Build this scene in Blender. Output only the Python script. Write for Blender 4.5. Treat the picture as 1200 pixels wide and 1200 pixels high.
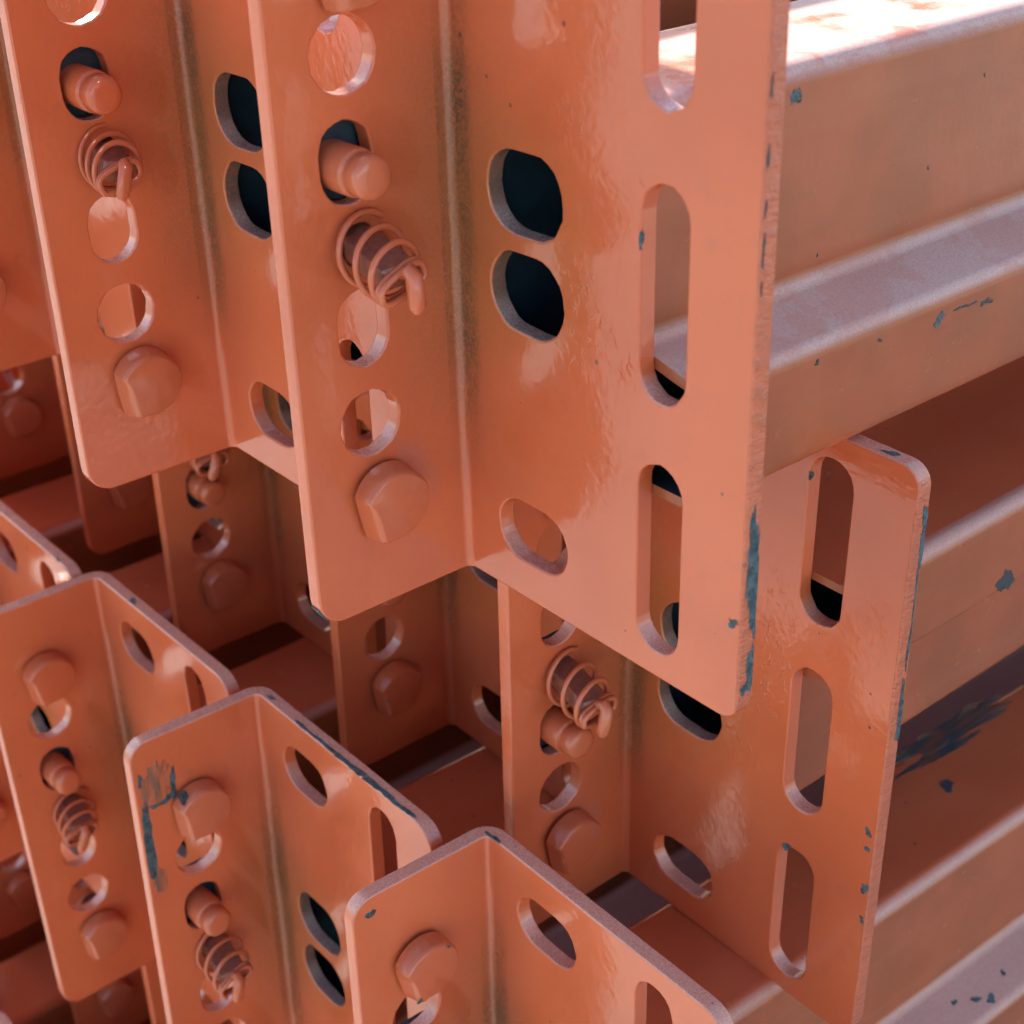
import bpy, bmesh, math, random
from mathutils import Vector, Matrix

# ------------------------------------------------------------------ clear
for o in list(bpy.data.objects):
    bpy.data.objects.remove(o, do_unlink=True)
scene = bpy.context.scene
COL = scene.collection
S = 0.0006                       # one model unit = 0.6 mm (plate thickness 7 units = 4.2 mm)
rad = math.radians

# ------------------------------------------------------------------ camera
CAM_POS = Vector((410.6, -309.3, 310.4)) * S
YAW, PITCH, ROLL = rad(141.2), rad(29.25), rad(1.665)
fwd = Vector((math.cos(YAW) * math.cos(PITCH), math.sin(YAW) * math.cos(PITCH), -math.sin(PITCH)))
rgt = Vector((math.sin(YAW), -math.cos(YAW), 0.0))
dwn = fwd.cross(rgt)
r2 = math.cos(ROLL) * rgt + math.sin(ROLL) * dwn
d2 = -math.sin(ROLL) * rgt + math.cos(ROLL) * dwn
camd = bpy.data.cameras.new('camera')
cam = bpy.data.objects.new('camera', camd)
COL.objects.link(cam)
m3 = Matrix((r2, -d2, -fwd)).transposed()
cam.matrix_world = Matrix.Translation(CAM_POS) @ m3.to_4x4()
camd.sensor_width = 36.0
camd.lens = 36.0 * 1841.2 / 1200.0
camd.clip_start = 0.01
camd.clip_end = 500.0
camd.dof.use_dof = True
camd.dof.focus_distance = 570 * S
camd.dof.aperture_fstop = 25.0
scene.camera = cam

# ------------------------------------------------------------------ sky, sun, exposure
SUN_EL = rad(32.0)
SUN_AZ = Vector((-0.99, 0.14, 0.0)).normalized()            # horizontal direction towards the sun
sun_dir = Vector((SUN_AZ.x * math.cos(SUN_EL), SUN_AZ.y * math.cos(SUN_EL), math.sin(SUN_EL)))
world = bpy.data.worlds.new('World')
scene.world = world
world.use_nodes = True
wn = world.node_tree
wn.nodes.clear()
sky = wn.nodes.new('ShaderNodeTexSky')
sky.sky_type = 'NISHITA'
sky.sun_disc = False
sky.sun_elevation = SUN_EL
sky.sun_rotation = math.atan2(SUN_AZ.x, SUN_AZ.y)
sky.dust_density = 1.0
sky.air_density = 1.0
sky.ozone_density = 1.0
bg = wn.nodes.new('ShaderNodeBackground')
bg.inputs['Strength'].default_value = 0.15
wo = wn.nodes.new('ShaderNodeOutputWorld')
wn.links.new(sky.outputs[0], bg.inputs[0])
wn.links.new(bg.outputs[0], wo.inputs[0])

sund = bpy.data.lights.new('sun', 'SUN')
sund.energy = 5.0
sund.angle = rad(0.53)
sund.color = (1.0, 0.95, 0.88)
sun = bpy.data.objects.new('sun', sund)
COL.objects.link(sun)
sun.rotation_euler = (-sun_dir).to_track_quat('-Z', 'Y').to_euler()

scene.view_settings.view_transform = 'Standard'
scene.view_settings.look = 'None'
scene.view_settings.gamma = 1.0
scene.view_settings.use_curve_mapping = False
scene.view_settings.exposure = 1.56
scene.cycles.max_bounces = 6
scene.cycles.diffuse_bounces = 4
scene.cycles.glossy_bounces = 3
scene.cycles.transmission_bounces = 0
scene.cycles.volume_bounces = 0
scene.cycles.use_adaptive_sampling = True
scene.cycles.adaptive_threshold = 0.028
scene.cycles.adaptive_min_samples = 12
scene.cycles.caustics_reflective = False
scene.cycles.caustics_refractive = False

# ------------------------------------------------------------------ material helpers
class NT:
    def __init__(self, name):
        self.m = bpy.data.materials.new(name)
        self.m.use_nodes = True
        self.t = self.m.node_tree
        self.t.nodes.clear()
        self.out = self.t.nodes.new('ShaderNodeOutputMaterial')
        self.b = self.t.nodes.new('ShaderNodeBsdfPrincipled')
        self.t.links.new(self.b.outputs[0], self.out.inputs[0])
    def n(self, typ, **kw):
        nd = self.t.nodes.new(typ)
        for k, v in kw.items():
            setattr(nd, k, v)
        return nd
    def put(self, sock, v):
        if isinstance(v, (int, float, tuple, list)):
            sock.default_value = v
        else:
            self.t.links.new(v, sock)
    def math(self, op, a, b=0.0, c=0.0, clamp=False):
        nd = self.n('ShaderNodeMath', operation=op, use_clamp=clamp)
        self.put(nd.inputs[0], a); self.put(nd.inputs[1], b); self.put(nd.inputs[2], c)
        return nd.outputs[0]
    def smooth(self, v, a, b, lo=0.0, hi=1.0):
        nd = self.n('ShaderNodeMapRange', interpolation_type='SMOOTHSTEP')
        self.put(nd.inputs['Value'], v)
        nd.inputs['From Min'].default_value = a; nd.inputs['From Max'].default_value = b
        nd.inputs['To Min'].default_value = lo; nd.inputs['To Max'].default_value = hi
        return nd.outputs['Result']
    def noise(self, vec, scale, detail=3.0, rough=0.5, dist=0.0):
        nd = self.n('ShaderNodeTexNoise')
        self.put(nd.inputs['Vector'], vec)
        nd.inputs['Scale'].default_value = scale
        nd.inputs['Detail'].default_value = detail
        nd.inputs['Roughness'].default_value = rough
        nd.inputs['Distortion'].default_value = dist
        return nd.outputs['Fac']
    def voro(self, vec, scale, rnd=1.0):
        nd = self.n('ShaderNodeTexVoronoi')
        self.put(nd.inputs['Vector'], vec)
        nd.inputs['Scale'].default_value = scale
        nd.inputs['Randomness'].default_value = rnd
        return nd
    def mix(self, f, a, b):
        nd = self.n('ShaderNodeMix', data_type='RGBA')
        self.put(nd.inputs['Factor'], f)
        self.put(nd.inputs['A'], a if not isinstance(a, tuple) else (*a, 1.0))
        self.put(nd.inputs['B'], b if not isinstance(b, tuple) else (*b, 1.0))
        return nd.outputs['Result']
    def bump(self, h, strength, dist, nrm=None):
        nd = self.n('ShaderNodeBump')
        self.put(nd.inputs['Height'], h)
        self.put(nd.inputs['Strength'], strength)
        nd.inputs['Distance'].default_value = dist
        if nrm is not None:
            self.t.links.new(nrm, nd.inputs['Normal'])
        return nd.outputs['Normal']

ORANGE = (0.60, 0.134, 0.050)
ORANGE2 = (0.52, 0.108, 0.040)

def coords(T):
    """object coordinates in model units plus a shift per object"""
    tc = T.n('ShaderNodeTexCoord')
    sc = T.n('ShaderNodeVectorMath', operation='SCALE')
    T.put(sc.inputs[0], tc.outputs['Object'])
    sc.inputs['Scale'].default_value = 1.0 / S
    oi = T.n('ShaderNodeObjectInfo')
    ad = T.n('ShaderNodeVectorMath', operation='MULTIPLY_ADD')
    cmb = T.n('ShaderNodeCombineXYZ')
    for i in range(3):
        T.put(cmb.inputs[i], oi.outputs['Random'])
    T.put(ad.inputs[0], cmb.outputs[0])
    ad.inputs[1].default_value = (731.0, 977.0, 1313.0)
    T.put(ad.inputs[2], sc.outputs[0])
    return sc.outputs[0], ad.outputs[0], oi.outputs['Random']

def paint_common(T, loc, shf, base, rough=0.14, peel=0.08):
    v1 = T.noise(shf, 0.011, 2, 0.55)
    col = T.mix(T.smooth(v1, 0.35, 0.68), base, ORANGE2)
    v2 = T.noise(shf, 0.09, 4, 0.65)
    col = T.mix(T.smooth(v2, 0.56, 0.80, 0, 0.30), col, (0.36, 0.12, 0.06))
    # pinholes and dirt specks in the paint
    vo = T.voro(shf, 0.075)
    keep = T.n('ShaderNodeSeparateColor'); T.put(keep.inputs[0], vo.outputs['Color'])
    on = T.math('GREATER_THAN', keep.outputs[0], 0.60)
    size = T.math('MULTIPLY_ADD', keep.outputs[1], 0.050, 0.016)
    spot = T.math('MULTIPLY', T.math('LESS_THAN', vo.outputs['Distance'], size), on)
    col = T.mix(T.math('MULTIPLY', spot, 0.75), col, (0.10, 0.045, 0.035))
    r = T.smooth(v2, 0.3, 0.75, rough - 0.02, rough + 0.06)
    hp = T.noise(shf, 0.30, 1, 0.5)
    hw = T.noise(shf, 0.030, 0, 0.4)
    h = T.math('MULTIPLY_ADD', hp, peel, T.math('MULTIPLY', hw, 0.8))
    h = T.math('MULTIPLY_ADD', spot, -0.25, h)
    return col, r, h

def dust(T, col, r, shf, where, amount, tint=(0.60, 0.41, 0.34)):
    """pale dust that has settled on faces turned up to the sky; also paints glare on open tops"""
    ge = T.n('ShaderNodeNewGeometry')
    sp = T.n('ShaderNodeSeparateXYZ'); T.put(sp.inputs[0], ge.outputs['Normal'])
    up = T.smooth(sp.outputs[2], 0.20, 0.75)
    g = T.noise(shf, 1.1, 3, 0.75)
    f = T.math('MULTIPLY', up, T.smooth(g, 0.25, 0.70, 0.45, 1.0))
    f = T.math('MULTIPLY', T.math('MULTIPLY', f, where), amount)
    return T.mix(f, col, tint), T.math('MULTIPLY_ADD', f, 0.35, r)

def mat_plate():
    T = NT('orange_plate_paint')
    loc, shf, rnd = coords(T)
    col, r, h = paint_common(T, loc, shf, ORANGE, 0.115, 0.09)
    sx = T.n('ShaderNodeSeparateXYZ'); T.put(sx.inputs[0], loc)
    X, Y, Z = sx.outputs
    # thin, scorched paint along the bend and round the square holes (weld heat)
    db = T.math('SQRT', T.math('ADD', T.math('POWER', X, 2.0), T.math('POWER', Y, 2.0)))
    zz = T.math('ABSOLUTE', T.math('SUBTRACT', Z, 140.0))
    slow = T.noise(shf, 0.03, 2)
    win = T.smooth(T.math('ADD', zz, T.math('MULTIPLY', slow, 60.0)), 55.0, 135.0, 1.0, 0.0)
    grain = T.noise(shf, 0.75, 3, 0.7)
    broad = T.math('MULTIPLY', T.smooth(db, 5.0, 38.0, 1.0, 0.0), win)
    col = T.mix(T.math('MULTIPLY', broad, T.smooth(grain, 0.25, 0.7, 0.15, 0.60)), col, (0.25, 0.10, 0.035))
    grit = T.noise(shf, 0.95, 3, 0.75)
    line = T.math('MULTIPLY', T.smooth(T.math('ABSOLUTE', T.math('SUBTRACT', X, 5.0)), 1.5, 8.0, 1.0, 0.0), T.math('MULTIPLY', win, T.math('GREATER_THAN', Y, -6.0)))
    col = T.mix(T.math('MULTIPLY', line, T.smooth(grit, 0.40, 0.58, 0.22, 0.95)), col, (0.075, 0.050, 0.022))
    hx = T.math('POWER', T.math('DIVIDE', T.math('SUBTRACT', X, 30.0), 46.0), 2.0)
    hz = T.math('POWER', T.math('DIVIDE', T.math('SUBTRACT', Z, 136.0), 52.0), 2.0)
    hd = T.math('ADD', hx, hz)
    onB = T.math('GREATER_THAN', Y, -4.0)
    halo = T.math('MULTIPLY', T.smooth(hd, 0.15, 1.1, 1.0, 0.0), onB)
    col = T.mix(T.math('MULTIPLY', halo, T.smooth(grain, 0.3, 0.75, 0.18, 0.55)), col, (0.34, 0.125, 0.03))
    # inside walls of the two square holes: thin paint over dark steel
    inx = T.math('LESS_THAN', T.math('ABSOLUTE', T.math('SUBTRACT', X, 36.6)), 19.0)
    inz = T.math('LESS_THAN', T.math('ABSOLUTE', T.math('SUBTRACT', Z, 136.0)), 33.5)
    iny = T.math('GREATER_THAN', Y, 0.9)
    wall = T.math('MULTIPLY', T.math('MULTIPLY', inx, inz), iny)
    col = T.mix(T.math('MULTIPLY', wall, T.smooth(grain, 0.3, 0.65, 0.45, 0.95)), col, (0.12, 0.10, 0.085))
    # paint runs in patches
    wv = T.n('ShaderNodeMapping'); T.put(wv.inputs[0], shf); wv.inputs['Scale'].default_value = (1.0, 1.0, 0.5)
    wr = T.noise(wv.outputs[0], 0.36, 2, 0.55, 1.0)
    px = T.smooth(T.math('ABSOLUTE', T.math('SUBTRACT', X, 74.0)), 4.0, 22.0, 1.0, 0.05)
    pz = T.smooth(T.math('ABSOLUTE', T.math('SUBTRACT', Z, 150.0)), 30.0, 62.0, 1.0, 0.0)
    patch = T.math('MULTIPLY', T.smooth(slow, 0.44, 0.58), T.math('MULTIPLY', px, pz))
    h = T.math('MULTIPLY_ADD', T.math('MULTIPLY', T.smooth(wr, 0.54, 0.80), patch), 0.52, h)
    # sheared edges: rougher, with drag lines across the thickness
    eb = T.math('GREATER_THAN', X, 136.05)
    ea = T.math('LESS_THAN', Y, -67.05)
    sm = T.n('ShaderNodeMapping'); T.put(sm.inputs[0], shf); sm.inputs['Scale'].default_value = (0.5, 0.5, 1.0)
    sh = T.noise(sm.outputs[0], 0.32, 4, 0.7)
    col = T.mix(T.math('MULTIPLY', eb, T.smooth(sh, 0.35, 0.7, 0.15, 0.65)), col, (0.36, 0.095, 0.045))
    h = T.math('MULTIPLY_ADD', T.math('MULTIPLY', sh, eb), 1.3, h)
    h = T.math('MULTIPLY_ADD', T.math('MULTIPLY', sh, ea), 0.35, h)
    r = T.math('MULTIPLY_ADD', line, 0.3, r)
    col, r = dust(T, col, r, shf, 1.0, 0.55)
    T.put(T.b.inputs['Base Color'], col)
    T.put(T.b.inputs['Roughness'], r)
    T.put(T.b.inputs['Normal'], T.bump(h, 1.0, 1.0 * S))
    T.b.inputs['Specular IOR Level'].default_value = 0.6
    return T.m

def mat_beam():
    T = NT('orange_bar_paint')
    loc, shf, rnd = coords(T)
    col, r, h = paint_common(T, loc, shf, (0.58, 0.132, 0.052), rough=0.22, peel=0.07)
    # grey-brown dirt film on the upright webs
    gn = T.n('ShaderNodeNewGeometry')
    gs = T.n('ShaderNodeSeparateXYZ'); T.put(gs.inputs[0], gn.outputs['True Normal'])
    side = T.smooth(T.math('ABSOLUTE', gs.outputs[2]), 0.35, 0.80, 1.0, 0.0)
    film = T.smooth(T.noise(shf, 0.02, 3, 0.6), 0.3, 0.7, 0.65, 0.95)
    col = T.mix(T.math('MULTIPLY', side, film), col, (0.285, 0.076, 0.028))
    # long faint streaks along the rolled section, and dust settled on it
    mp = T.n('ShaderNodeMapping'); T.put(mp.inputs[0], shf); mp.inputs['Scale'].default_value = (1.0, 0.02, 1.0)
    st = T.noise(mp.outputs[0], 0.16, 3, 0.6)
    col = T.mix(T.smooth(st, 0.5, 0.75, 0.0, 0.30), col, (0.36, 0.115, 0.055))
    gr = T.noise(shf, 1.3, 2, 0.7)
    col = T.mix(T.smooth(gr, 0.55, 0.75, 0.0, 0.18), col, (0.34, 0.15, 0.10))
    # outer ledge and rim lie open to the sky; tops of covered bars stay clean (object colour tells an open top)
    sx = T.n('ShaderNodeSeparateXYZ'); T.put(sx.inputs[0], loc)
    oi = T.n('ShaderNodeObjectInfo')
    oc = T.n('ShaderNodeSeparateColor'); T.put(oc.inputs[0], oi.outputs['Color'])
    top_glare = T.smooth(T.noise(shf, 0.028, 4, 0.65), 0.48, 0.61, 1.25, 0.15)  # pale patches whiten the open tops, painting in part of the sun glare
    rim = T.smooth(T.math('MULTIPLY_ADD', oc.outputs[1], -26.0, sx.outputs[0]), 76.0, 80.0)
    where = T.math('MAXIMUM', rim, T.math('MULTIPLY', oc.outputs[0], top_glare))
    col, r = dust(T, col, r, shf, where, 0.78)
    T.put(T.b.inputs['Base Color'], col)
    T.put(T.b.inputs['Roughness'], r)
    T.put(T.b.inputs['Normal'], T.bump(h, 1.0, 1.0 * S))
    T.b.inputs['Specular IOR Level'].default_value = 0.34
    return T.m

def mat_fitting():
    T = NT('orange_fitting_paint')
    loc, shf, rnd = coords(T)
    col, r, h = paint_common(T, loc, shf, (0.52, 0.130, 0.056), rough=0.14, peel=0.08)
    T.put(T.b.inputs['Base Color'], col)
    T.put(T.b.inputs['Roughness'], r)
    T.put(T.b.inputs['Normal'], T.bump(h, 0.8, 1.0 * S))
    return T.m

def mat_pin():
    T = NT('thinly_painted_pin')
    loc, shf, rnd = coords(T)
    n1 = T.noise(shf, 0.35, 4, 0.65)
    col = T.mix(T.smooth(n1, 0.40, 0.62), (0.20, 0.085, 0.065), (0.34, 0.10, 0.05))
    T.put(T.b.inputs['Base Color'], col)
    T.b.inputs['Roughness'].default_value = 0.32
    T.put(T.b.inputs['Normal'], T.bump(n1, 0.4, 0.6 * S))
    return T.m

def mat_steel(name='bare_steel_chip', dark=False):
    T = NT(name)
    loc, shf, rnd = coords(T)
    n1 = T.noise(shf, 0.30, 5, 0.75)
    n2 = T.noise(shf, 1.1, 3, 0.7)
    if dark:
        col = T.mix(T.smooth(n1, 0.35, 0.65), (0.020, 0.030, 0.034), (0.060, 0.060, 0.058))
    else:
        col = T.mix(T.smooth(n1, 0.40, 0.60), (0.016, 0.040, 0.046), (0.075, 0.125, 0.132))
        col = T.mix(T.smooth(n2, 0.54, 0.66, 0, 0.7), col, (0.14, 0.16, 0.155))
        col = T.mix(T.smooth(T.noise(shf, 0.55, 3, 0.6), 0.60, 0.68, 0, 0.8), col, (0.33, 0.085, 0.035))
    T.put(T.b.inputs['Base Color'], col)
    T.b.inputs['Metallic'].default_value = 0.25
    T.b.inputs['Roughness'].default_value = 0.5
    T.put(T.b.inputs['Normal'], T.bump(T.math('ADD', n1, n2), 0.8, 0.8 * S))
    return T.m

def mat_scrape():
    T = NT('scraped_brown_paint')
    loc, shf, rnd = coords(T)
    mp = T.n('ShaderNodeMapping'); T.put(mp.inputs[0], loc); mp.inputs['Scale'].default_value = (1.0, 1.0, 0.10)
    n1 = T.noise(mp.outputs[0], 0.34, 4, 0.65)
    col = T.mix(T.smooth(n1, 0.40, 0.62), (0.48, 0.115, 0.046), (0.25, 0.095, 0.05))
    col = T.mix(T.smooth(n1, 0.60, 0.70), col, (0.09, 0.085, 0.07))
    T.put(T.b.inputs['Base Color'], col)
    T.b.inputs['Roughness'].default_value = 0.35
    T.put(T.b.inputs['Normal'], T.bump(n1, 0.8, 1.0 * S))
    return T.m

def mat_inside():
    T = NT('steel_with_painted_shade')
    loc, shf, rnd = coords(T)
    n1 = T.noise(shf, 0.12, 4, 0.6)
    col = T.mix(T.smooth(n1, 0.3, 0.7), (0.006, 0.020, 0.030), (0.010, 0.030, 0.042))  # steel taken down to near-black teal, painting the deep shade inside the bars
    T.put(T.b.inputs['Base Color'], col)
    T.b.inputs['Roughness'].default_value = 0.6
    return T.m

def mat_scuff():
    T = NT('dark_rubbed_scuff')
    loc, shf, rnd = coords(T)
    mp = T.n('ShaderNodeMapping'); T.put(mp.inputs[0], loc); mp.inputs['Scale'].default_value = (1.0, 0.12, 1.0)
    n1 = T.noise(mp.outputs[0], 0.30, 4, 0.6)
    col = T.mix(T.smooth(n1, 0.42, 0.6), (0.035, 0.055, 0.065), (0.20, 0.07, 0.04))
    T.put(T.b.inputs['Base Color'], col)
    T.b.inputs['Roughness'].default_value = 0.45
    return T.m

def mat_ground():
    T = NT('concrete_yard')
    tc = T.n('ShaderNodeTexCoord')
    n1 = T.noise(tc.outputs['Object'], 1.2, 6, 0.6)
    n2 = T.noise(tc.outputs['Object'], 60.0, 5, 0.7)
    col = T.mix(T.smooth(n1, 0.3, 0.7), (0.34, 0.315, 0.28), (0.41, 0.38, 0.335))
    col = T.mix(T.smooth(n2, 0.5, 0.7, 0, 0.3), col, (0.23, 0.215, 0.19))
    T.put(T.b.inputs['Base Color'], col)
    T.b.inputs['Roughness'].default_value = 0.9
    T.put(T.b.inputs['Normal'], T.bump(n2, 0.4, 0.003))
    return T.m

M_PLATE, M_BEAM, M_FIT, M_STEEL = mat_plate(), mat_beam(), mat_fitting(), mat_steel()
M_PIN = mat_pin()
M_DARK, M_SCRAPE = mat_steel('dark_speck', True), mat_scrape()
M_IN, M_SCUFF, M_GROUND = mat_inside(), mat_scuff(), mat_ground()

# ------------------------------------------------------------------ mesh helpers
def finish(me, mats, angle=35):
    for m in mats:
        me.materials.append(m)
    for p in me.polygons:
        p.use_smooth = True
    me.set_sharp_from_angle(angle=rad(angle))
    return me

def link(name, me, parent=None, loc=(0, 0, 0), wn_mod=False):
    o = bpy.data.objects.new(name, me)
    COL.objects.link(o)
    o.parent = parent
    o.location = Vector(loc) * S
    if wn_mod:
        md = o.modifiers.new('weighted_normal', 'WEIGHTED_NORMAL')
        md.keep_sharp = True
        md.weight = 100
    return o

def mesh_from(verts, faces):
    me = bpy.data.meshes.new('m')
    me.from_pydata([tuple(Vector(v) * S) for v in verts], [], faces)
    bm = bmesh.new(); bm.from_mesh(me)
    bmesh.ops.recalc_face_normals(bm, faces=bm.faces)
    bm.to_mesh(me); bm.free()
    return me

# ------------------------------------------------------------------ ground
GZ = -795.0
def ground():
    n = 24
    vs, fs = [], []
    R0 = 60.0
    for j in range(n + 1):
        for i in range(n + 1):
            vs.append(((i / n - 0.5) * 2 * R0 / S, (j / n - 0.5) * 2 * R0 / S, GZ))
    for j in range(n):
        for i in range(n):
            a = j * (n + 1) + i
            fs.append((a, a + 1, a + n + 2, a + n + 1))
    me = mesh_from(vs, fs)
    for p in me.polygons:
        if p.normal.z < 0:
            p.flip()
    me.materials.append(M_GROUND)
    o = link('ground', me)
    o['kind'] = 'structure'
ground()

# ------------------------------------------------------------------ connector plate
H = 272.0           # plate height
WA, WB = 68.0, 137.0
TH = 7.0            # thickness
RB = 3.2            # inner bend radius
LB = RB * math.pi / 2
def uA(y): return y + RB - LB / 2
def uB(x): return x - RB + LB / 2

def obround(cu, cz, w, h, n=10):
    pts = []
    r = min(w, h) / 2
    if h >= w:
        for k in range(n + 1):
            a = math.pi * k / n
            pts.append((cu + r * math.cos(a), cz + (h / 2 - r) + r * math.sin(a)))
        for k in range(n + 1):
            a = math.pi + math.pi * k / n
            pts.append((cu + r * math.cos(a), cz - (h / 2 - r) + r * math.sin(a)))
    else:
        for k in range(n + 1):
            a = -math.pi / 2 + math.pi * k / n
            pts.append((cu + (w / 2 - r) + r * math.cos(a), cz + r * math.sin(a)))
        for k in range(n + 1):
            a = math.pi / 2 + math.pi * k / n
            pts.append((cu - (w / 2 - r) + r * math.cos(a), cz + r * math.sin(a)))
    return pts

def rrect(u0, u1, z0, z1, rr, n=6):
    """rounded rectangle, rr = radii (bl, br, tr, tl)"""
    pts = []
    for (cx, cz, a0, r) in ((u0 + rr[0], z0 + rr[0], math.pi, rr[0]), (u1 - rr[1], z0 + rr[1], 1.5 * math.pi, rr[1]),
                            (u1 - rr[2], z1 - rr[2], 0.0, rr[2]), (u0 + rr[3], z1 - rr[3], 0.5 * math.pi, rr[3])):
        for k in range(n + 1):
            a = a0 + 0.5 * math.pi * k / n
            pts.append((cx + r * math.cos(a), cz + r * math.sin(a)))
    return pts

def circle(cu, cz, r, n=36):
    return [(cu + r * math.cos(2 * math.pi * k / n), cz + r * math.sin(2 * math.pi * k / n)) for k in range(n)]

def plate_mesh(flip):
    rnd = random.Random(5 if flip else 3)
    z_slot, z_oval = (165.0, 108.5)
    outl = rrect(uA(-WA), uB(WB), 0, H, (11, 8, 12, 10))
    loops = [outl,
             circle(uA(-40.5), 73.5, 12.0), circle(uA(-40.5), H - 73.5, 12.0),
             obround(uA(-40.5), z_oval, 19.5, 27), obround(uA(-42.0), z_slot, 19.5, 27),
             obround(uA(-39.0), 137.0, 13, 15),
             rrect(uB(18.3), uB(55.0), 139.4, 167.2, (13.4,) * 4), rrect(uB(18.3), uB(55.0), 105.3, 133.1, (13.4,) * 4),
             obround(uB(37.0), 28.0, 36.5, 24.0), obround(uB(37.0), H - 28.0, 36.5, 24.0),
             obround(uB(100.0), 45.0, 19.5, 70), obround(uB(100.0), 136.0, 19.5, 69), obround(uB(100.0), H - 45.0, 19.5, 70)]
    BV = 0.9
    cu = bpy.data.curves.new('c', 'CURVE')
    cu.dimensions = '2D'
    cu.fill_mode = 'BOTH'
    for li, lp in enumerate(loops):
        sp = cu.splines.new('POLY')
        sp.points.add(len(lp) - 1)
        for i, (a, b) in enumerate(lp):
            j = 0.0 if li == 0 else 0.26
            sp.points[i].co = (a + rnd.uniform(-j, j), b + rnd.uniform(-j, j), 0, 1)
        sp.use_cyclic_u = True
    cu.extrude = TH / 2 - BV
    cu.bevel_depth = BV
    cu.bevel_resolution = 2
    cu.offset = -BV
    co = bpy.data.objects.new('c', cu)
    COL.objects.link(co)
    dg = bpy.context.evaluated_depsgraph_get()
    dg.update()
    me = bpy.data.meshes.new_from_object(co.evaluated_get(dg))
    bpy.data.objects.remove(co, do_unlink=True)
    bpy.data.curves.remove(cu)
    bm = bmesh.new(); bm.from_mesh(me)
    bmesh.ops.remove_doubles(bm, verts=bm.verts, dist=1e-4)
    n = 8
    for k in range(n + 1):
        u = -LB / 2 + LB * k / n
        bmesh.ops.bisect_plane(bm, geom=bm.verts[:] + bm.edges[:] + bm.faces[:], plane_co=(u, 0, 0), plane_no=(1, 0, 0), dist=1e-5)
    for v in bm.verts:
        u, z, w = v.co.x, v.co.y, v.co.z
        w = TH / 2 - w                       # 0 on the seen (inner) face, TH at the back
        if u <= -LB / 2:
            p = Vector((-w, -RB + u + LB / 2, z))
        elif u >= LB / 2:
            p = Vector((RB + u - LB / 2, w, z))
        else:
            th = (u + LB / 2) / RB
            p = Vector((RB - (RB + w) * math.cos(th), -RB + (RB + w) * math.sin(th), z))
        if flip:
            p.z = H - p.z
        v.co = p * S
    bmesh.ops.recalc_face_normals(bm, faces=bm.faces)
    bm.to_mesh(me); bm.free()
    me.materials.clear()
    return finish(me, [M_PLATE], 40)

# ------------------------------------------------------------------ beam section
def round_poly(pts, r, n=5):
    out = []
    L = len(pts)
    for i in range(L):
        p0, p1, p2 = Vector(pts[i - 1]), Vector(pts[i]), Vector(pts[(i + 1) % L])
        a = (p0 - p1).normalized(); b = (p2 - p1).normalized()
        ang = a.angle(b)
        rr = r[i] if isinstance(r, (list, tuple)) else r
        d = rr / math.tan(ang / 2)
        bis = (a + b).normalized()
        c = p1 + bis * (rr / math.sin(ang / 2))
        s = p1 + a * d; e = p1 + b * d
        v0 = s - c; v1 = e - c
        t = v0.angle_signed(v1) if True else 0
        a0 = math.atan2(v0.y, v0.x); a1 = math.atan2(v1.y, v1.x)
        da = a1 - a0
        while da > math.pi: da -= 2 * math.pi
        while da < -math.pi: da += 2 * math.pi
        for k in range(n + 1):
            an = a0 + da * k / n
            out.append((c.x + rr * math.cos(an), c.y + rr * math.sin(an)))
    return out

BEAM_LEN = 2600.0
def beam_mesh(flip):
    sec = [(9, 64), (111, 64), (111, 107), (82, 114), (82, 189), (9, 189)]
    ro = [7, 6, 6, 6, 8, 8]
    inn = [(12.5, 67.5), (107.5, 67.5), (107.5, 104), (78.5, 111), (78.5, 185.5), (12.5, 185.5)]
    ri = [3.5, 3, 3, 9, 4.5, 4.5]
    o = round_poly(sec, ro); i_ = round_poly(inn, ri)
    f = (lambda z: H - z) if flip else (lambda z: z)
    N = len(o)
    ys = [TH + 0.05, TH + 1.0, 60, 140, 240, 360, 520, 760, 1100, 1600, TH + BEAM_LEN]
    vs, fs, mi = [], [], []
    for y in ys:
        vs += [(x, y, f(z)) for x, z in o]
    base = len(vs)
    for y in (ys[0], ys[-1]):
        vs += [(x, y, f(z)) for x, z in i_]
    for j in range(len(ys) - 1):
        for k in range(N):
            a, b = j * N + k, j * N + (k + 1) % N
            fs.append((a, b, b + N, a + N)); mi.append(0)
    for k in range(N):
        a, b = base + k, base + (k + 1) % N
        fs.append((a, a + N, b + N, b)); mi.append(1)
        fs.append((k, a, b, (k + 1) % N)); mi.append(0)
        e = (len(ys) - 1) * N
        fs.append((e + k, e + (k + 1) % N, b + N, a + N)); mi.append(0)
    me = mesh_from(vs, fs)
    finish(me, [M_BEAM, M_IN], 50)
    me.polygons.foreach_set('material_index', mi)
    return me

# ------------------------------------------------------------------ fittings
def lathe_x(profile, n=28):
    """profile = [(x, r)] turned about the x axis"""
    vs, fs = [], []
    for x, r in profile:
        for k in range(n):
            a = 2 * math.pi * k / n
            vs.append((x, r * math.cos(a), r * math.sin(a)))
    for j in range(len(profile) - 1):
        for k in range(n):
            a, b = j * n + k, j * n + (k + 1) % n
            fs.append((a, b, b + n, a + n))
    fs.append(tuple(range(n)))
    fs.append(tuple((len(profile) - 1) * n + k for k in range(n)))
    return mesh_from(vs, fs)

def stud_mesh():
    return finish(lathe_x([(-14, 8.0), (6.2, 8.0), (6.9, 7.7), (7.3, 6.9), (8.2, 6.7), (8.8, 7.0), (9.4, 7.3), (13.6, 7.3), (14.8, 6.8), (15.5, 5.6), (15.8, 3.0)]), [M_FIT], 50)

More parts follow.
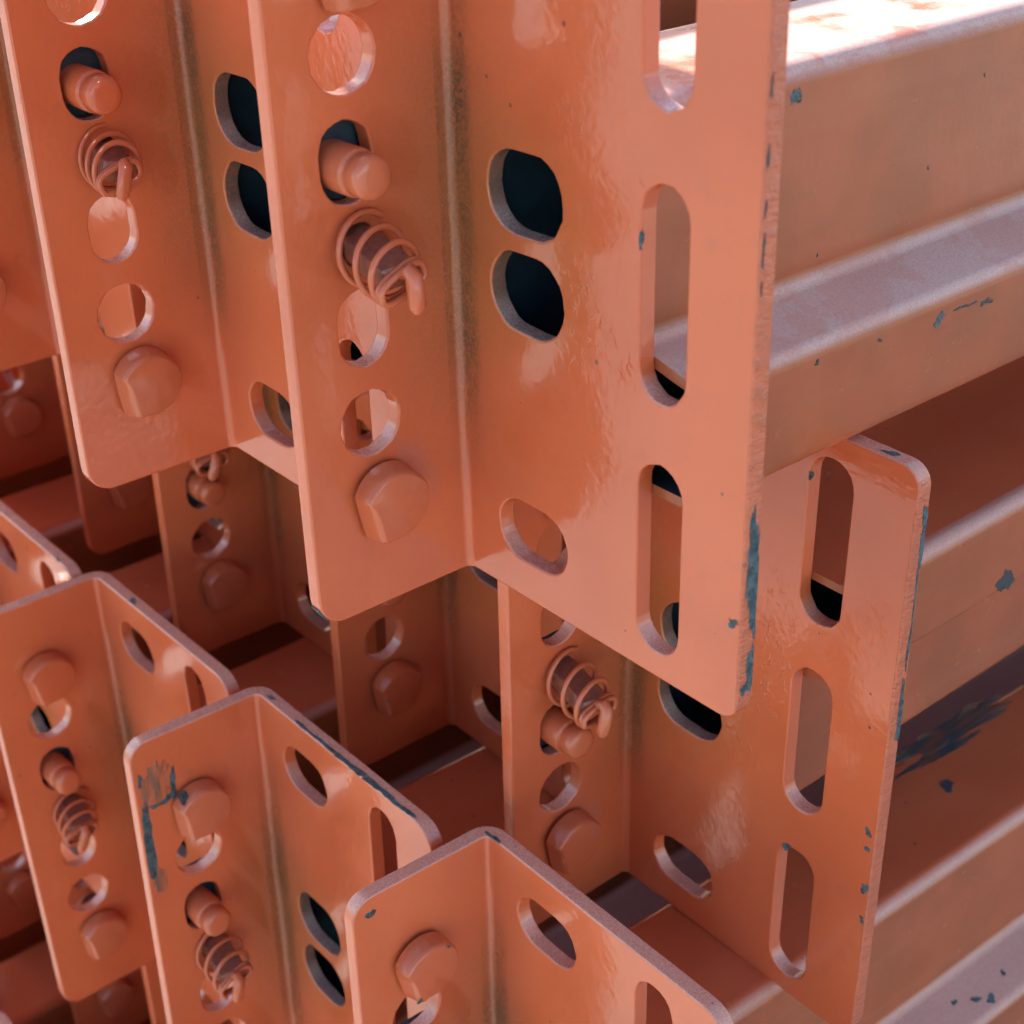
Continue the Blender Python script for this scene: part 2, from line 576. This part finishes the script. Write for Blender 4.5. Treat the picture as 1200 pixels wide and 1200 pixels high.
def hook_mesh():
    """round rivet head with one side cut flat, drawn down to a small point below"""
    r = 13.8
    pts = []
    n = 34
    a0 = rad(158); a1 = rad(-104)
    for k in range(n + 1):
        a = a0 + (a1 - a0) * k / n
        pts.append((r * math.cos(a), r * math.sin(a)))
    pts += [(-6.4, -13.9), (-8.6, -13.7), (-9.9, -12.8), (-10.8, -9.0), (-11.7, -3.5), (-12.5, 1.5)]
    pts = pts[::-1]
    prof = [(-9.0, 0.60), (1.9, 0.60), (2.0, 0.96), (2.5, 1.0), (8.8, 1.0), (9.9, 0.975), (10.6, 0.935), (10.8, 0.90)]
    vs, fs = [], []
    N = len(pts)
    for x, s in prof:
        for (y, z) in pts:
            yy, zz = y * s, z * s
            if x > 2.5 and y < -7 and z < 6:        # the flat side leans in towards the face
                yy += 0.30 * (x - 2.5) * min(1.0, (6 - z) / 6)
            if x > 2.5 and z > 4:                   # top-side chamfer
                zz -= 0.18 * (x - 2.5) * min(1.0, (z - 4) / 5)
            vs.append((x, yy, zz))
    for j in range(len(prof) - 1):
        for k in range(N):
            a, b = j * N + k, j * N + (k + 1) % N
            fs.append((a, b, b + N, a + N))
    fs.append(tuple(range(N))); fs.append(tuple((len(prof) - 1) * N + k for k in range(N)))
    me = mesh_from(vs, fs)
    return finish(me, [M_FIT], 28)

def tube(path, r, n=10, cap=True):
    vs, fs = [], []
    P = [Vector(p) for p in path]
    up = Vector((0.13, 0.31, 0.94)).normalized()
    for i, p in enumerate(P):
        t = (P[min(i + 1, len(P) - 1)] - P[max(i - 1, 0)]).normalized()
        a = (up - t * up.dot(t)).normalized()
        b = t.cross(a)
        up = a
        rr = r[i] if isinstance(r, list) else r
        for k in range(n):
            an = 2 * math.pi * k / n
            vs.append(p + rr * (math.cos(an) * a + math.sin(an) * b))
    for i in range(len(P) - 1):
        for k in range(n):
            a, b = i * n + k, i * n + (k + 1) % n
            fs.append((a, b, b + n, a + n))
    fs.append(tuple(range(n))); fs.append(tuple((len(P) - 1) * n + k for k in range(n)))
    return vs, fs

def box_rod(p0, p1, w, h, bev=1.2):
    """rod of rounded rectangular section between two points (about the x direction)"""
    p0, p1 = Vector(p0), Vector(p1)
    t = (p1 - p0).normalized()
    s = t.cross(Vector((0, 0, 1))).normalized(); u = s.cross(t)
    sec = rrect(-w / 2, w / 2, -h / 2, h / 2, (bev,) * 4, 3)
    vs, fs = [], []
    L = (p1 - p0).length
    for d, k in ((0, 1.0), (L - 0.8, 1.0), (L, 0.82)):
        for a, b in sec:
            vs.append(p0 + t * d + s * a * k + u * b * k)
    N = len(sec)
    for j in range(2):
        for k in range(N):
            a, b = j * N + k, j * N + (k + 1) % N
            fs.append((a, b, b + N, a + N))
    fs.append(tuple(range(N))); fs.append(tuple(2 * N + k for k in range(N)))
    return vs, fs

def join(parts):
    vs, fs = [], []
    for v, f in parts:
        o = len(vs)
        vs += list(v); fs += [tuple(i + o for i in q) for q in f]
    return mesh_from(vs, fs)

DROOP = Vector((1.0, -0.10, -0.20))
def pin_mesh():
    return finish(join([box_rod((-16, 1.6, 3.2), DROOP * 22.5, 13.0, 8.0, 1.0)]), [M_PIN], 40)

def tongue_mesh():
    # flat lug at the pin end, standing in front of the closing loop of the spring
    e = DROOP * 27.5
    pa = [e + Vector((-3.5, 0.6, 3.0)), e + Vector((0.4, 0.6, 4.6)), e + Vector((2.0, 0.5, 3.0)), e + Vector((2.5, 0.1, -2.0)), e + Vector((2.6, -0.4, -6.6)), e + Vector((2.5, -0.6, -8.6))]
    v, f = tube(pa, [2.2, 2.5, 2.9, 3.0, 2.8, 1.6], 14)
    v = [Vector((p.x, p.y, p.z)) for p in v]
    return finish(join([(v, f)]), [M_FIT], 50)

def spring_mesh(seed):
    rnd = random.Random(seed)
    path = []
    turns, n = 2.1, 30
    tot = int(turns * n)
    ph = 1.2 + rnd.uniform(-0.5, 0.5)
    for i in range(tot + 1):
        s = i / tot
        a = 2 * math.pi * turns * s + ph
        x = 0.8 + 19.2 * s
        r = 11.6 - 1.4 * s
        path.append(DROOP * x + Vector((0, r * math.cos(a), r * math.sin(a))))
        a_end = a
    # flat racetrack turns that close the spring in front of the pin end
    tilt = 0.30 + rnd.uniform(-0.2, 0.2)
    T_ = 2.25
    m = int(T_ * n)
    for i in range(1, m + 1):
        s = i / m
        a = a_end + 2 * math.pi * T_ * s
        k = min(1.0, s * 3.0)
        ry, rz = 10.2 - 1.2 * k, 10.2 - 6.0 * k
        c, sn = math.cos(a), math.sin(a)
        q = (abs(c) ** (2 + 1.2 * k) + abs(sn) ** (2 + 1.2 * k)) ** (-1 / (2 + 1.2 * k))
        u, w = ry * q * c, rz * q * sn
        y = u * math.cos(tilt * k) - w * math.sin(tilt * k)
        z = u * math.sin(tilt * k) + w * math.cos(tilt * k) - 1.2 * k
        path.append(DROOP * (20.0 + 5.6 * s ** 0.7) + Vector((0, y, z)))
    v, f = tube(path, 1.15, 8)
    return finish(join([(v, f)]), [M_FIT], 60)

def lock_plate_mesh(z0, z1):
    """thin dark steel leaf behind the narrow flange that carries the stud and the pin"""
    sec = rrect(-56.0, -27.0, z0, z1, (5, 5, 5, 5), 4)
    N = len(sec)
    vs = [(-8.2, y, z) for y, z in sec] + [(-11.0, y, z) for y, z in sec]
    fs = [tuple(range(N)), tuple(range(2 * N - 1, N - 1, -1))] + [(k, (k + 1) % N, (k + 1) % N + N, k + N) for k in range(N)]
    return finish(mesh_from(vs, fs), [M_IN], 40)

def chip_mesh(poly_fn):
    pass

def blob(seed, w, h, n=64, jag=0.35):
    """irregular flake outline in 2D"""
    rnd = random.Random(seed)
    ph = [rnd.uniform(0, 6.28) for _ in range(12)]
    out = []
    for k in range(n):
        a = 2 * math.pi * k / n
        r = 1 + sum(jag / (i + 1.2) * math.sin((i + 2) * a + ph[i]) for i in range(5)) + 0.09 * math.sin(11 * a + ph[6]) + 0.07 * math.sin(17 * a + ph[7]) + rnd.uniform(-0.08, 0.08)
        c, s = math.cos(a), math.sin(a)
        q = (abs(c) ** 2.6 + abs(s) ** 2.6) ** (-1 / 2.6)
        out.append((0.5 * w * q * c * r, 0.5 * h * q * s * r))
    return out

def flake(parent, seed, origin, ax_u, ax_v, w, h, jag=0.3, mat=None, name='paint_chip', lift=0.12, clipu=None):
    """a thin flake of bare steel lying on a face: origin + u*ax_u + v*ax_v"""
    o, au, av = Vector(origin), Vector(ax_u).normalized(), Vector(ax_v).normalized()
    nrm = au.cross(av).normalized()
    pts = blob(seed, w, h, jag=jag)
    if clipu is not None:
        pts = [(min(max(u, clipu[0]), clipu[1]), v) for u, v in pts]
    N = len(pts)
    vs = [o + au * u + av * v + nrm * lift for u, v in pts] + [o + au * u * 1.04 + av * v * 1.04 - nrm * 0.25 for u, v in pts] + [o + nrm * (lift + 0.02)]
    fs = [(k, (k + 1) % N, 2 * N) for k in range(N)] + [(k, k + N, (k + 1) % N + N, (k + 1) % N) for k in range(N)]
    me = mesh_from(vs, fs)
    finish(me, [mat or M_STEEL], 40)
    return link(name, me, parent)

# ------------------------------------------------------------------ one rack beam of each hand
PL = {0: plate_mesh(False), 1: plate_mesh(True)}
BM = {0: beam_mesh(False), 1: beam_mesh(True)}
HK, ST, PN, TG = hook_mesh(), stud_mesh(), pin_mesh(), tongue_mesh()
SP = [spring_mesh(k) for k in range(5)]
LP = {0: lock_plate_mesh(124.0, 184.0), 1: lock_plate_mesh(H - 184.0, H - 124.0)}

def rack_crossbar(x, y, z, hand, label, rot=(0, 0, 0), seed=0):
    rnd = random.Random(1000 + seed)
    r = bpy.data.objects.new('rack_crossbar', None)
    COL.objects.link(r)
    r.empty_display_size = 0.03
    r.location = Vector((x, y, z)) * S
    r.rotation_euler = [rad(a) for a in rot]
    r['label'] = label
    r['category'] = 'rack beam'
    r['group'] = 'stacked orange rack beams'
    parts = {}
    parts['end_plate'] = link('end_plate', PL[hand], r, wn_mod=True)
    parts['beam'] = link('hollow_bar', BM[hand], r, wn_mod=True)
    parts['hollow_bar'] = parts.pop('beam')
    parts['beam'] = parts['hollow_bar']
    parts['beam'].color = (1.0 if z >= 0 else 0.0, float(hand) if z > -500 else 2.0, 0, 1)
    zs = 163.5 if hand == 0 else H - 163.5 - 1.0
    zp = 137.5 if hand == 0 else 135.0
    for zz in (45.0, H - 45.0):
        h = link('hook', HK, r, (0, -38.5 + rnd.uniform(-.6, .6), zz + rnd.uniform(-.5, .5)))
        h.rotation_euler = (rad(rnd.uniform(-5, 5)), 0, 0)
        parts.setdefault('hooks', []).append(h)
    parts['stud'] = link('stud', ST, r, (rnd.uniform(-1.5, 0.8), -42.3 + rnd.uniform(-.5, .5), zs + rnd.uniform(-.8, .8)))
    link('lock_plate', LP[hand], r)
    p = link('locking_pin', PN, r, (0, -38.8, zp))
    p.rotation_euler = (rad(rnd.uniform(-16, 6)), rad(rnd.uniform(-5, 7)), rad(rnd.uniform(-7, 7)))
    if seed in (1, 4):
        p.rotation_euler = (rad(4 if seed == 1 else -4), 0, 0)
    p.scale = ({1: 1.05, 4: 1.0, 2: 0.62}.get(seed, rnd.uniform(0.6, 0.9)), 1, 1)
    parts['pin'] = p
    link('spring', SP[seed % 5], p).rotation_euler = (rad(rnd.uniform(-8, 8)), 0, 0)
    link('pin_tongue', TG, p).rotation_euler = (rad(rnd.uniform(-14, 8)), 0, 0)
    parts['root'] = r
    return parts

B = {}
# top layer: ledge side down
B['U2'] = rack_crossbar(0, 0, 0, 0, 'largest orange rack beam, its long-slotted end plate filling the upper centre', (-0.14, -0.33, 0.34), 1)
B['U1'] = rack_crossbar(-146, -17, 2, 0, 'orange rack beam tucked behind the largest end plate, second in the top layer', (-0.17, -0.4, 0.1), 2)
B['U0'] = rack_crossbar(-296, -27, 1, 0, 'orange rack beam third in the top layer, cut off by the upper picture edge', (0, -0.3, 0), 3)
# second layer: turned over
B['M3'] = rack_crossbar(-4, 87, -208, 1, 'orange rack beam with three slots and chipped edge showing below the largest plate', (0.18, 0.7, 0.45), 4)
B['M2'] = rack_crossbar(-151, 96, -208, 1, 'shaded orange rack beam in the recess directly beneath the largest end plate', (-0.6, 0.1, 0.4), 5)
B['M1'] = rack_crossbar(-300, 82, -208, 1, 'shaded orange rack beam in the recess under the second plate of the top layer', (-0.5, 0.3, 0.2), 6)
B['M0'] = rack_crossbar(-446, 97, -208, 1, 'dark orange rack beam deep in the recess, only its lower corner and one hook showing', (0, 0, 0), 7)
B['Mm'] = rack_crossbar(-593, 90, -208, 1, 'shaded orange rack beam under the third top plate, one hook and one round hole showing', (0, 0, 0), 8)
# third layer
B['L3'] = rack_crossbar(13, -9, -397, 0, 'front orange rack beam at bottom centre showing only the top of its end plate', (-1.0, -0.9, -0.6), 9)
B['L2'] = rack_crossbar(-138, -29, -397, 0, 'orange rack beam in the third layer with scraped paint on its upper plate corner', (-1.2, -0.8, 0), 10)
B['L1'] = rack_crossbar(-288, -31, -398, 0, 'orange rack beam beside the scraped one, its narrow flange seen whole with both hooks', (0.1, -1.0, 0.2), 11)
B['L0'] = rack_crossbar(-435, -42, -397, 0, 'orange rack beam in the third layer showing only the top corner of its plate', (0, -0.5, 0.3), 12)
B['Lm'] = rack_crossbar(-581, -30, -397, 0, 'orange rack beam whose flat top shows in the recess below the third top plate', (0, 0, 0), 13)
# fourth layer, turned over
B['Q1'] = rack_crossbar(-440, 20, -605, 1, 'dark orange rack beam of the fourth layer below the whole narrow flange', (0, 0, 0), 14)
B['Q0'] = rack_crossbar(-594, 18, -605, 1, 'dark orange rack beam of the fourth layer in the lower corner of the picture', (0, 0, 0), 15)
# bottom layer, standing on the yard
B['R0'] = rack_crossbar(-584, -104, -794, 0, 'orange rack beam of the bottom layer, its flat top showing in the lower picture corner', (0, 0, 0), 16)
# the stack goes on beyond the picture edges; added beam on top casts shade
B['V1'] = rack_crossbar(-412, 87, 189, 1, 'unseen orange rack beam added on top of the stack to cast shade', (0, 0, 0), 18)
for k, (x, y, z, hand) in enumerate(((-444, -8, 0, 0), (-592, -12, 0, 0), (-740, -6, 0, 0), (-741, 92, -208, 1), (-889, 92, -208, 1),
                                     (-729, -20, -397, 0), (-877, -20, -397, 0))):
    rack_crossbar(x, y, z, hand, 'orange rack beam stacked farther along the upper rows beyond the picture edge', (0, 0, 0), 20 + k)
for k, (x, y, z, hand) in enumerate(((-742, 22, -605, 1), (-890, 22, -605, 1), (-292, 22, -605, 1), (-144, 22, -605, 1), (4, 22, -605, 1),
                                     (-880, -104, -794, 0), (-732, -104, -794, 0), (-436, -104, -794, 0), (-288, -104, -794, 0), (-140, -104, -794, 0), (8, -104, -794, 0))):
    rack_crossbar(x, y, z, hand, 'orange rack beam hidden low in the stack behind the third layer', (0, 0, 0), 40 + k)

# ------------------------------------------------------------------ chips and scuffs
XA, YA, ZA = (1, 0, 0), (0, 1, 0), (0, 0, 1)
ep = B['U2']['end_plate']
# edge of the big plate (faces +x)
flake(ep, 11, (WB, 4.2, 58), YA, ZA, 5.0, 36, 0.22, clipu=(-3.2, 2.4))
flake(ep, 12, (WB, 5.0, 41), YA, ZA, 3.0, 16, 0.3, clipu=(-2, 1.7))
flake(ep, 13, (WB, 5.2, 21), YA, ZA, 2.6, 15, 0.35, clipu=(-3.2, 1.4))
flake(ep, 14, (WB, 4.0, 13.5), YA, ZA, 4.6, 5.5, 0.35, clipu=(-3.0, 2.4))
flake(ep, 15, (133.5, 0.0, 37.5), XA, ZA, 3.4, 3.2, 0.4)
for k, (zz, hh) in enumerate(((205, 5), (186, 6), (172, 4), (160, 8), (149, 3))):
    flake(ep, 20 + k, (WB, 1.2, zz), YA, ZA, 0.9, hh, 0.4, M_DARK)
flake(ep, 31, (90.4, 0.0, 152), XA, ZA, 1.8, 4.6, 0.3)
# lower corner of the narrow flange (faces -y)
flake(ep, 32, (-3.5, -66.0, 4.7), (0, 0.57, -0.82), XA, 9, 5.5, 0.2, clipu=(-3.2, 3.2), lift=0.35)
B['U2']['hooks'][0] and flake(B['U2']['hooks'][0], 33, (10.55, 7.5, 7.0), YA, ZA, 4.5, 2.6, 0.35)

ep = B['M3']['end_plate']
for k, (zz, w, hh) in enumerate(((252, 2.6, 10), (240, 1.8, 18), (222, 1.2, 20), (200, 1.2, 22), (172, 2.2, 24), (160, 2.0, 8))):
    flake(ep, 40 + k, (WB, 5.3, zz), YA, ZA, w, hh, 0.35, clipu=(-3, 1.3))
for k, (xx, zz, s) in enumerate(((133.2, 112, 2.6), (133.6, 104, 1.9), (134.6, 84, 3.2), (135.0, 68, 2.0), (91, 252, 2), (94.5, 79, 3.0))):
    flake(ep, 50 + k, (xx, 0.0, zz), XA, ZA, s, s * 1.4, 0.35)
flake(ep, 57, (122, 3.2, H), XA, YA, 5, 3.0, 0.35)
flake(B['M3']['hooks'][0], 58, (6.0, -10.2, 3.0), (1, 0.2, 0), ZA, 4.5, 6, 0.3, lift=0.5)
flake(B['M2']['hooks'][0], 59, (10.55, -7.5, -2), YA, ZA, 3.2, 3.6, 0.3)
bm_ = B['M3']['beam']
flake(bm_, 60, (111, 108, H - 101), YA, ZA, 9, 11, 0.35, M_DARK)

bm_ = B['U2']['beam']
for k, (yy, zz, w, h) in enumerate(((125, 98.0, 5.5, 3.4), (137, 99, 6, 1.1), (144, 98.6, 4, 1.0), (152, 97.0, 5, 2.4), (60, 101, 2, 1.4), (92, 99.5, 2, 1.2))):
    flake(bm_, 70 + k, (111, yy, zz), YA, ZA, w, h, 0.45, M_DARK if k else None)
flake(bm_, 80, (82, 76, 179), YA, ZA, 4.5, 5, 0.3)
for k, (yy, zz) in enumerate(((150, 140), (92, 122), (178, 168))):
    flake(bm_, 81 + k, (82, yy, zz), YA, ZA, 0.9, 1.3, 0.3, M_DARK)

bm_ = B['L3']['beam']
flake(bm_, 90, (14, 305, 189), XA, YA, 13, 95, 0.25, M_SCUFF, 'scuff')
flake(bm_, 91, (23, 285, 189), XA, YA, 5, 60, 0.35, M_SCUFF, 'scuff')
flake(bm_, 92, (42, 264, 189), XA, YA, 7, 9, 0.3, M_SCUFF, 'scuff')
for k, (xx, yy, s) in enumerate(((100, 225, 3.4), (104, 232, 4.2), (95, 214, 2.5), (98, 250, 2.4))):
    flake(bm_, 93 + k, (xx, yy, 114 - (xx - 82) * 0.2414), (1, 0, -0.2414), YA, s, s * 1.2, 0.35)

ep = B['L2']['end_plate']
flake(ep, 100, (0.0, -64.6, 218), YA, ZA, 4.2, 44, 0.25, clipu=(-2.4, 2.6))
flake(ep, 101, (0.0, -62.2, 193), YA, ZA, 7.5, 15, 0.2, M_SCRAPE, 'scrape', clipu=(-4.5, 4))
flake(ep, 112, (0.0, -64.0, 199), YA, ZA, 4.0, 20, 0.2, clipu=(-2.4, 2))
flake(ep, 102, (0.0, -56.5, 246), YA, ZA, 15, 25, 0.12, M_SCRAPE, 'scrape', lift=0.06)
flake(ep, 113, (0.0, -48.6, 243), YA, ZA, 2.6, 17, 0.25)
flake(ep, 103, (0.0, -51.0, 236.5), YA, ZA, 8, 3.6, 0.4)
flake(ep, 114, (0.0, -57.5, 235.0), YA, ZA, 6, 2.6, 0.45)
flake(ep, 115, (0.0, -64.5, 252), YA, ZA, 2.2, 6, 0.4, clipu=(-1.4, 1.4))
flake(B['L2']['hooks'][1], 104, (10.55, -3.0, -1.5), (0, 1, -0.1), ZA, 5.0, 12, 0.12, M_SCRAPE, 'scrape')
flake(B['L2']['hooks'][1], 116, (10.6, -1.4, -1.5), (0, 1, -0.1), ZA, 1.1, 10, 0.15)
flake(B['L2']['hooks'][1], 105, (6.0, -8.9, 10.2), (0, 1, 1), (-1, 0, 0), 5, 5, 0.3, lift=0.5)
for k, (xx, w, hh) in enumerate(((36, 12, 1.6), (54, 18, 2.2), (76, 28, 3.0), (100, 24, 3.2), (118, 12, 2.0))):
    flake(ep, 106 + k, (xx, 1.5, H), XA, YA, w, hh, 0.3)
flake(ep, 111, (8, 3, H), XA, YA, 6, 2, 0.3)
ep = B['L3']['end_plate']
flake(ep, 120, (0.0, -59.5, 263.5), (0, 1, 0.6), (0, -0.6, 1), 4.5, 3.2, 0.3)
flake(ep, 121, (3, 0.6, H), XA, YA, 8, 2.0, 0.3)
flake(ep, 122, (130, 3.0, H - 2.5), (1, 0, -.6), YA, 6.5, 3.0, 0.4, lift=0.3)
flake(B['L3']['hooks'][1], 123, (10.6, 7.5, 7.0), YA, ZA, 3.8, 2.8, 0.3)
flake(B['L3']['hooks'][1], 124, (10.6, -6.5, -11.0), YA, ZA, 5.0, 1.8, 0.3)
ep = B['L1']['end_plate']
flake(ep, 130, (37, 2.5, H), XA, YA, 6, 3, 0.3)
ep = B['L0']['end_plate']
flake(ep, 131, (118, 1.0, H - .0), XA, YA, 4, 1.5, 0.3)
